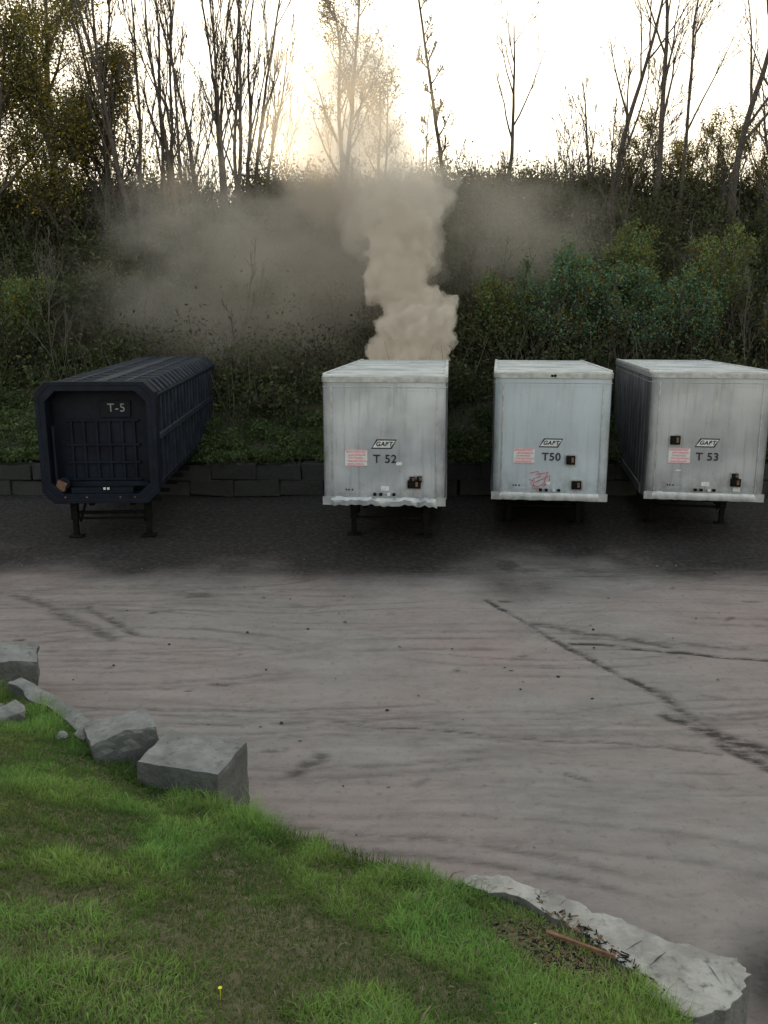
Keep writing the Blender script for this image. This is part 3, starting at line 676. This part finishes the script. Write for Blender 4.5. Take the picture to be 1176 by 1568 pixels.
# ------------------------------------------------------------------ concrete blocks etc.
def rough_block(name, loc, dim, rot, mat, amp=0.02, seed=1):
    bm = bmesh.new(); bmesh.ops.create_cube(bm, size=1)
    bmesh.ops.subdivide_edges(bm, edges=list(bm.edges), cuts=13, use_grid_fill=True)
    for v in bm.verts:
        c = v.co.copy(); d = Vector((c.x * dim[0], c.y * dim[1], c.z * dim[2]))
        near = sum(1 for q in (0, 1, 2) if abs(c[q]) > 0.49)      # chip the arrises
        if near >= 2: d *= 1 - 0.018 - 0.03 * max(0, mnoise.noise(d * 6 + Vector((seed * 3, 0, 0))))
        d += mnoise.noise_vector(d * 3 + Vector((seed * 5, 0, 0))) * amp * 1.5 + mnoise.noise_vector(d * 12 + Vector((seed, 0, 0))) * amp * .7
        v.co = d
    me = bpy.data.meshes.new(name); bm.to_mesh(me); bm.free(); me.materials.append(mat)
    me.polygons.foreach_set("use_smooth", [True] * len(me.polygons)); me.set_sharp_from_angle(angle=R(32))
    ob = bpy.data.objects.new(name, me); COL.objects.link(ob); ob.location = loc; ob.rotation_euler = rot; return ob
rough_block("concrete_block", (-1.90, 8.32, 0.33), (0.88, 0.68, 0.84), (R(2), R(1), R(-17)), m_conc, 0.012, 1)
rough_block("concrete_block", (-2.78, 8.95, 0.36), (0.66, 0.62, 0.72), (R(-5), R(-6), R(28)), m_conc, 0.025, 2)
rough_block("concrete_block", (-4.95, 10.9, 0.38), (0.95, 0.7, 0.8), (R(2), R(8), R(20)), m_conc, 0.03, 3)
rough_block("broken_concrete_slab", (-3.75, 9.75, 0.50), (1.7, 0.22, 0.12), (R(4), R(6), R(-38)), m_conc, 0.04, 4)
rb = MB(); rr = random.Random(5)
def rock(b, c, s, mi=0):
    bm = bmesh.new(); bmesh.ops.create_icosphere(bm, subdivisions=2, radius=1)
    of = Vector((rr.uniform(0, 50), 0, 0)); sc = Vector((rr.uniform(.7, 1.3), rr.uniform(.7, 1.2), rr.uniform(.4, .8))) * s
    vs = []
    for v in bm.verts:
        k = 1 + 0.5 * mnoise.noise(v.co * 1.3 + of); vs.append(Vector((v.co.x * sc.x * k, v.co.y * sc.y * k, v.co.z * sc.z * k)) + Vector(c))
    b.add(vs, [[v.index for v in f.verts] for f in bm.faces], mi); bm.free()
for c, s in [((-4.15, 9.35, 0.62), .17), ((-4.4, 9.55, 0.6), .12), ((-3.2, 9.1, .55), .13), ((-3.45, 9.0, .55), .07)]: rock(rb, c, s)
rb.obj("concrete_rubble", [m_conc], None, 0, False)
peb = MB()
for i in range(240):
    x, y = rr.uniform(-8, 8), rr.uniform(7, 18)
    if y < edge(x) + .3: continue
    rock(peb, (x, y, 0.0), rr.choice((0.008, 0.010, 0.013, 0.016, 0.022)), rr.choice((0, 1, 1)))
peb.obj("loose_stones", [m_conc_d, m_conc], None, 0, False)
# low wall top, lower right
out = [(0.60, 6.56), (0.78, 6.66), (0.98, 6.67), (1.22, 6.50), (1.46, 6.35), (1.75, 6.14), (2.0, 5.96), (2.28, 5.80), (2.53, 5.68), (2.57, 5.52), (2.44, 5.34), (2.28, 5.18), (1.98, 5.12), (1.85, 5.3), (1.74, 5.55), (1.6, 5.78), (1.45, 6.0), (1.25, 6.2), (1.05, 6.36), (0.8, 6.48)]
dn = []
for i in range(len(out)):
    a, b2 = Vector(out[i]), Vector(out[(i + 1) % len(out)])
    for k in range(5):
        q = a.lerp(b2, k / 5); dn.append((q.x + rr.uniform(-.018, .018), q.y + rr.uniform(-.018, .018)))
sl = MB(); sl.prism(dn, -0.15, 0.49); so = sl.obj("concrete_kerb_wall", [m_conc_l], None, 0.012, False)
bm = bmesh.new(); bm.from_mesh(so.data); bmesh.ops.triangulate(bm, faces=[f for f in bm.faces if len(f.verts) > 4])
bmesh.ops.subdivide_edges(bm, edges=[e for e in bm.edges if e.calc_length() > .12], cuts=3)
for v in bm.verts:
    if v.co.z > 0.3: v.co.z += mnoise.noise(v.co * 4) * 0.035 + mnoise.noise(v.co * 14) * 0.012
bm.to_mesh(so.data); bm.free()
pk = MB(); pk.box((0, 0, 0), (0.50, 0.03, 0.018), jit=0.006); o = pk.obj("wooden_plank", [m_wood], None, 0.003)
o.location = (1.42, 5.74, 0.565); o.rotation_euler = (0, R(8), R(-20))
mu = MB()
for i in range(900):
    x, y = 1.42 + rr.gauss(0, .28), 5.74 + rr.gauss(0, .28)
    on = y > edge(x)
    z = 0.50 if on else float(bank_h(np.array([x]), np.array([y]))[0]) + 0.015
    if on and (y > edge(x) + .2 or x < 1.0): continue
    mu.box((x, y, z), (rr.uniform(.015, .07), rr.uniform(.005, .013), .006), Matrix.Rotation(rr.uniform(0, 3), 3, 'Z') @ Matrix.Rotation(rr.uniform(-.4, .4), 3, 'Y'), rr.choice((0, 0, 1, 2)))
mu.obj("bark_mulch", [m_black, m_wood, m_bank], None, 0, False)
def on_bank(x, y, dz=0): return (x, y, float(bank_h(np.array([x]), np.array([y]))[0]) + dz)
lt = MB(); rock(lt, on_bank(-0.42, 3.80, .09), 0.05); lt.obj("crumpled_paper_cup", [m_white], None, 0, False)
m_yel = simple("yellow_petals", (0.75, 0.6, 0.03), (0.8, 0.68, 0.06), 30, 0.7, bump=0)
dl = MB()
for x, y in ((-0.17, 3.82), (0.86, 4.4), (-0.9, 4.3)):
    c = on_bank(x, y, .085)
    for k in range(16):
        a = k * math.pi / 8; dl.box((c[0] + .005 * math.cos(a), c[1] + .005 * math.sin(a), c[2]), (.012, .004, .003), Matrix.Rotation(a, 3, 'Z') @ Matrix.Rotation(-.3, 3, 'Y'))
    dl.cyl((c[0], c[1], c[2] - .04), 0.002, .08, 'z', 6)
dl.obj("dandelions", [m_yel], None, 0, False)

# ------------------------------------------------------------------ smoke (real volumes)
def vol_mat(name, dens, hetero=None, col=(0.95, 0.88, 0.78), aniso=0.0, em=0.0, wisp=2.2):
    m = bpy.data.materials.new(name); m.use_nodes = True; n = NT(m); n.n.clear()
    out = n.new('ShaderNodeOutputMaterial'); pv = n.new('ShaderNodeVolumePrincipled')
    n.put(pv.inputs['Color'], col); pv.inputs['Anisotropy'].default_value = aniso
    # approximates the multiple scattering that single-bounce volumes lose
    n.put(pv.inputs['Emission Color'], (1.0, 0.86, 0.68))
    if hetero:
        tc = n.new('ShaderNodeTexCoord')      # object space is a unit sphere
        ge = n.new('ShaderNodeNewGeometry')   # world position for the wisps so neighbouring volumes flow together
        ln = n.new('ShaderNodeVectorMath', operation='LENGTH'); n.l.new(tc.outputs['Object'], ln.inputs[0])
        mp = n.new('ShaderNodeMapping'); n.l.new(ge.outputs['Position'], mp.inputs[0]); mp.inputs['Scale'].default_value = (1, 1, 1.25); mp.inputs['Rotation'].default_value = (0, 0.5, 0)
        nz = n.noise(hetero, 3, 0.55, mp.outputs[0])
        r = n.math('ADD', ln.outputs['Value'], n.math('MULTIPLY', n.math('SUBTRACT', nz, 0.5), wisp))
        f = n.ramp(r, 1.0, 0.05, 0.0, 1.0)
        f2 = n.ramp(ln.outputs['Value'], 1.0, 0.4, 0.0, 1.0)
        d = n.math('MULTIPLY', n.math('MULTIPLY', f, f2), dens)
        n.put(pv.inputs['Density'], d)
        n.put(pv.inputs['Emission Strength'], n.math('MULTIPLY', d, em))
        try: m.cycles.volume_step_rate = 2.2
        except Exception: pass
    else:
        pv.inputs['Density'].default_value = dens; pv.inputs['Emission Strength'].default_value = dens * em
    n.l.new(pv.outputs[0], out.inputs['Volume']); return m
smoke = empty("smoke_plume", (0, 0, 0))
def puff(keys, name, dens, disp, vox, seed, step=0.28, n=3, em=0.12):
    rp = random.Random(seed); bm = bmesh.new()
    zs = np.arange(keys[0][1], keys[-1][1], step)
    kz = [k[1] for k in keys]; kx = [k[0] for k in keys]; kr = [k[2] for k in keys]
    for z in zs:
        x = np.interp(z, kz, kx); r = np.interp(z, kz, kr)
        for k in range(n):
            a = rp.uniform(0, 6.28); q = rp.uniform(0.1, 0.5); rr_ = r * (1.0 - q) * rp.uniform(0.85, 1.1)
            c = Vector((x + math.cos(a) * r * q, 27.6 + math.sin(a) * r * q, z + rp.uniform(-.15, .15)))
            bmesh.ops.create_icosphere(bm, subdivisions=2, radius=rr_, matrix=Matrix.Translation(c))
    me = bpy.data.meshes.new(name); bm.to_mesh(me); bm.free()
    ob = bpy.data.objects.new(name, me); COL.objects.link(ob); ob.parent = smoke
    rm = ob.modifiers.new("r", 'REMESH'); rm.mode = 'VOXEL'; rm.voxel_size = vox
    for i, (sz, st) in enumerate(disp):
        tx = bpy.data.textures.new(name + str(i), 'CLOUDS'); tx.noise_scale = sz; tx.noise_depth = 2
        dm = ob.modifiers.new("d%d" % i, 'DISPLACE'); dm.texture = tx; dm.strength = st; dm.mid_level = 0.5; dm.texture_coords = 'GLOBAL'
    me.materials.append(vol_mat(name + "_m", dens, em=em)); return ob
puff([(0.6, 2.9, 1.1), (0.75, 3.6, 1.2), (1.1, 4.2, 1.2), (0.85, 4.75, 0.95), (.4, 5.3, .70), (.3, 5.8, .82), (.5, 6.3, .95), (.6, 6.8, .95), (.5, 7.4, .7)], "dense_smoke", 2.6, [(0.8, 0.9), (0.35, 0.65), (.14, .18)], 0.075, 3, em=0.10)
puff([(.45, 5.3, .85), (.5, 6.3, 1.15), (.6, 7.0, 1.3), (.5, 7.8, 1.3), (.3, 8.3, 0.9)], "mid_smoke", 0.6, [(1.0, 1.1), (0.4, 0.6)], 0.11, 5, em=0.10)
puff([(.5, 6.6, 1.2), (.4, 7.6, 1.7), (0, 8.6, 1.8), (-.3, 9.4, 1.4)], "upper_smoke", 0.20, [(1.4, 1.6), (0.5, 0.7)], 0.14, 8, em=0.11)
def haze(c, r, dens, sc, name, em=0.1, aniso=0.3, wisp=2.2):
    bpy.ops.mesh.primitive_uv_sphere_add(segments=24, ring_count=14, radius=1); o = bpy.context.object
    o.name = name; o.location = c; o.scale = r; o.parent = smoke
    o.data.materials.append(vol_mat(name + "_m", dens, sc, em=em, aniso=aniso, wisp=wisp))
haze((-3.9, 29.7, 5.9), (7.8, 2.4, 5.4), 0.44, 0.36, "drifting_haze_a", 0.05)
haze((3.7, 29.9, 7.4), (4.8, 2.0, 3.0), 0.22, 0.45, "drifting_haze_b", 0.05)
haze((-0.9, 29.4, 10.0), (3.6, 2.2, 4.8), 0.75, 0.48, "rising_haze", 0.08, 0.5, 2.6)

# ------------------------------------------------------------------ light, sky, camera
EL, AZ = 8.0, -2.5
w = bpy.data.worlds.new("World"); scene.world = w; w.use_nodes = True
n = NT(w); bg = n.n['Background']
sky = n.new('ShaderNodeTexSky'); sky.sky_type = 'NISHITA'; sky.sun_disc = False
sky.sun_elevation = R(EL); sky.sun_rotation = R(AZ); sky.air_density = 1.0; sky.dust_density = 2.5; sky.ozone_density = 1.0
# soft shoulder on the very bright circumsolar sky: c*s / (1 + c*s/k)
def vm(op, a, b):
    v = n.new('ShaderNodeVectorMath', operation=op); n.put(v.inputs[0], a); n.put(v.inputs[1], b); return v.outputs[0]
cs = vm('MULTIPLY', sky.outputs[0], (1.92, 1.70, 1.56))
den = vm('ADD', vm('MULTIPLY', cs, (0.41, 0.45, 0.55)), (1, 1, 1))
n.l.new(vm('DIVIDE', cs, den), bg.inputs[0]); bg.inputs[1].default_value = 1.0
sl_ = bpy.data.lights.new("sun", 'SUN'); sl_.energy = 4.0; sl_.angle = R(3); sl_.color = (1.0, 0.76, 0.46)
so_ = bpy.data.objects.new("sun", sl_); COL.objects.link(so_); so_.rotation_euler = (-R(90 - EL), 0, -R(AZ)); so_.location = (0, 60, 30)

cam = bpy.data.cameras.new("camera"); co = bpy.data.objects.new("camera", cam); COL.objects.link(co)
cam.sensor_fit = 'VERTICAL'; cam.sensor_height = 36; cam.lens = 32.14; cam.clip_end = 2000
co.location = (0, 0, 5.1); co.rotation_euler = (R(90 - 13.03), 0, 0)
scene.camera = co
scene.view_settings.view_transform = 'Standard'; scene.view_settings.look = 'None'; scene.view_settings.exposure = 0
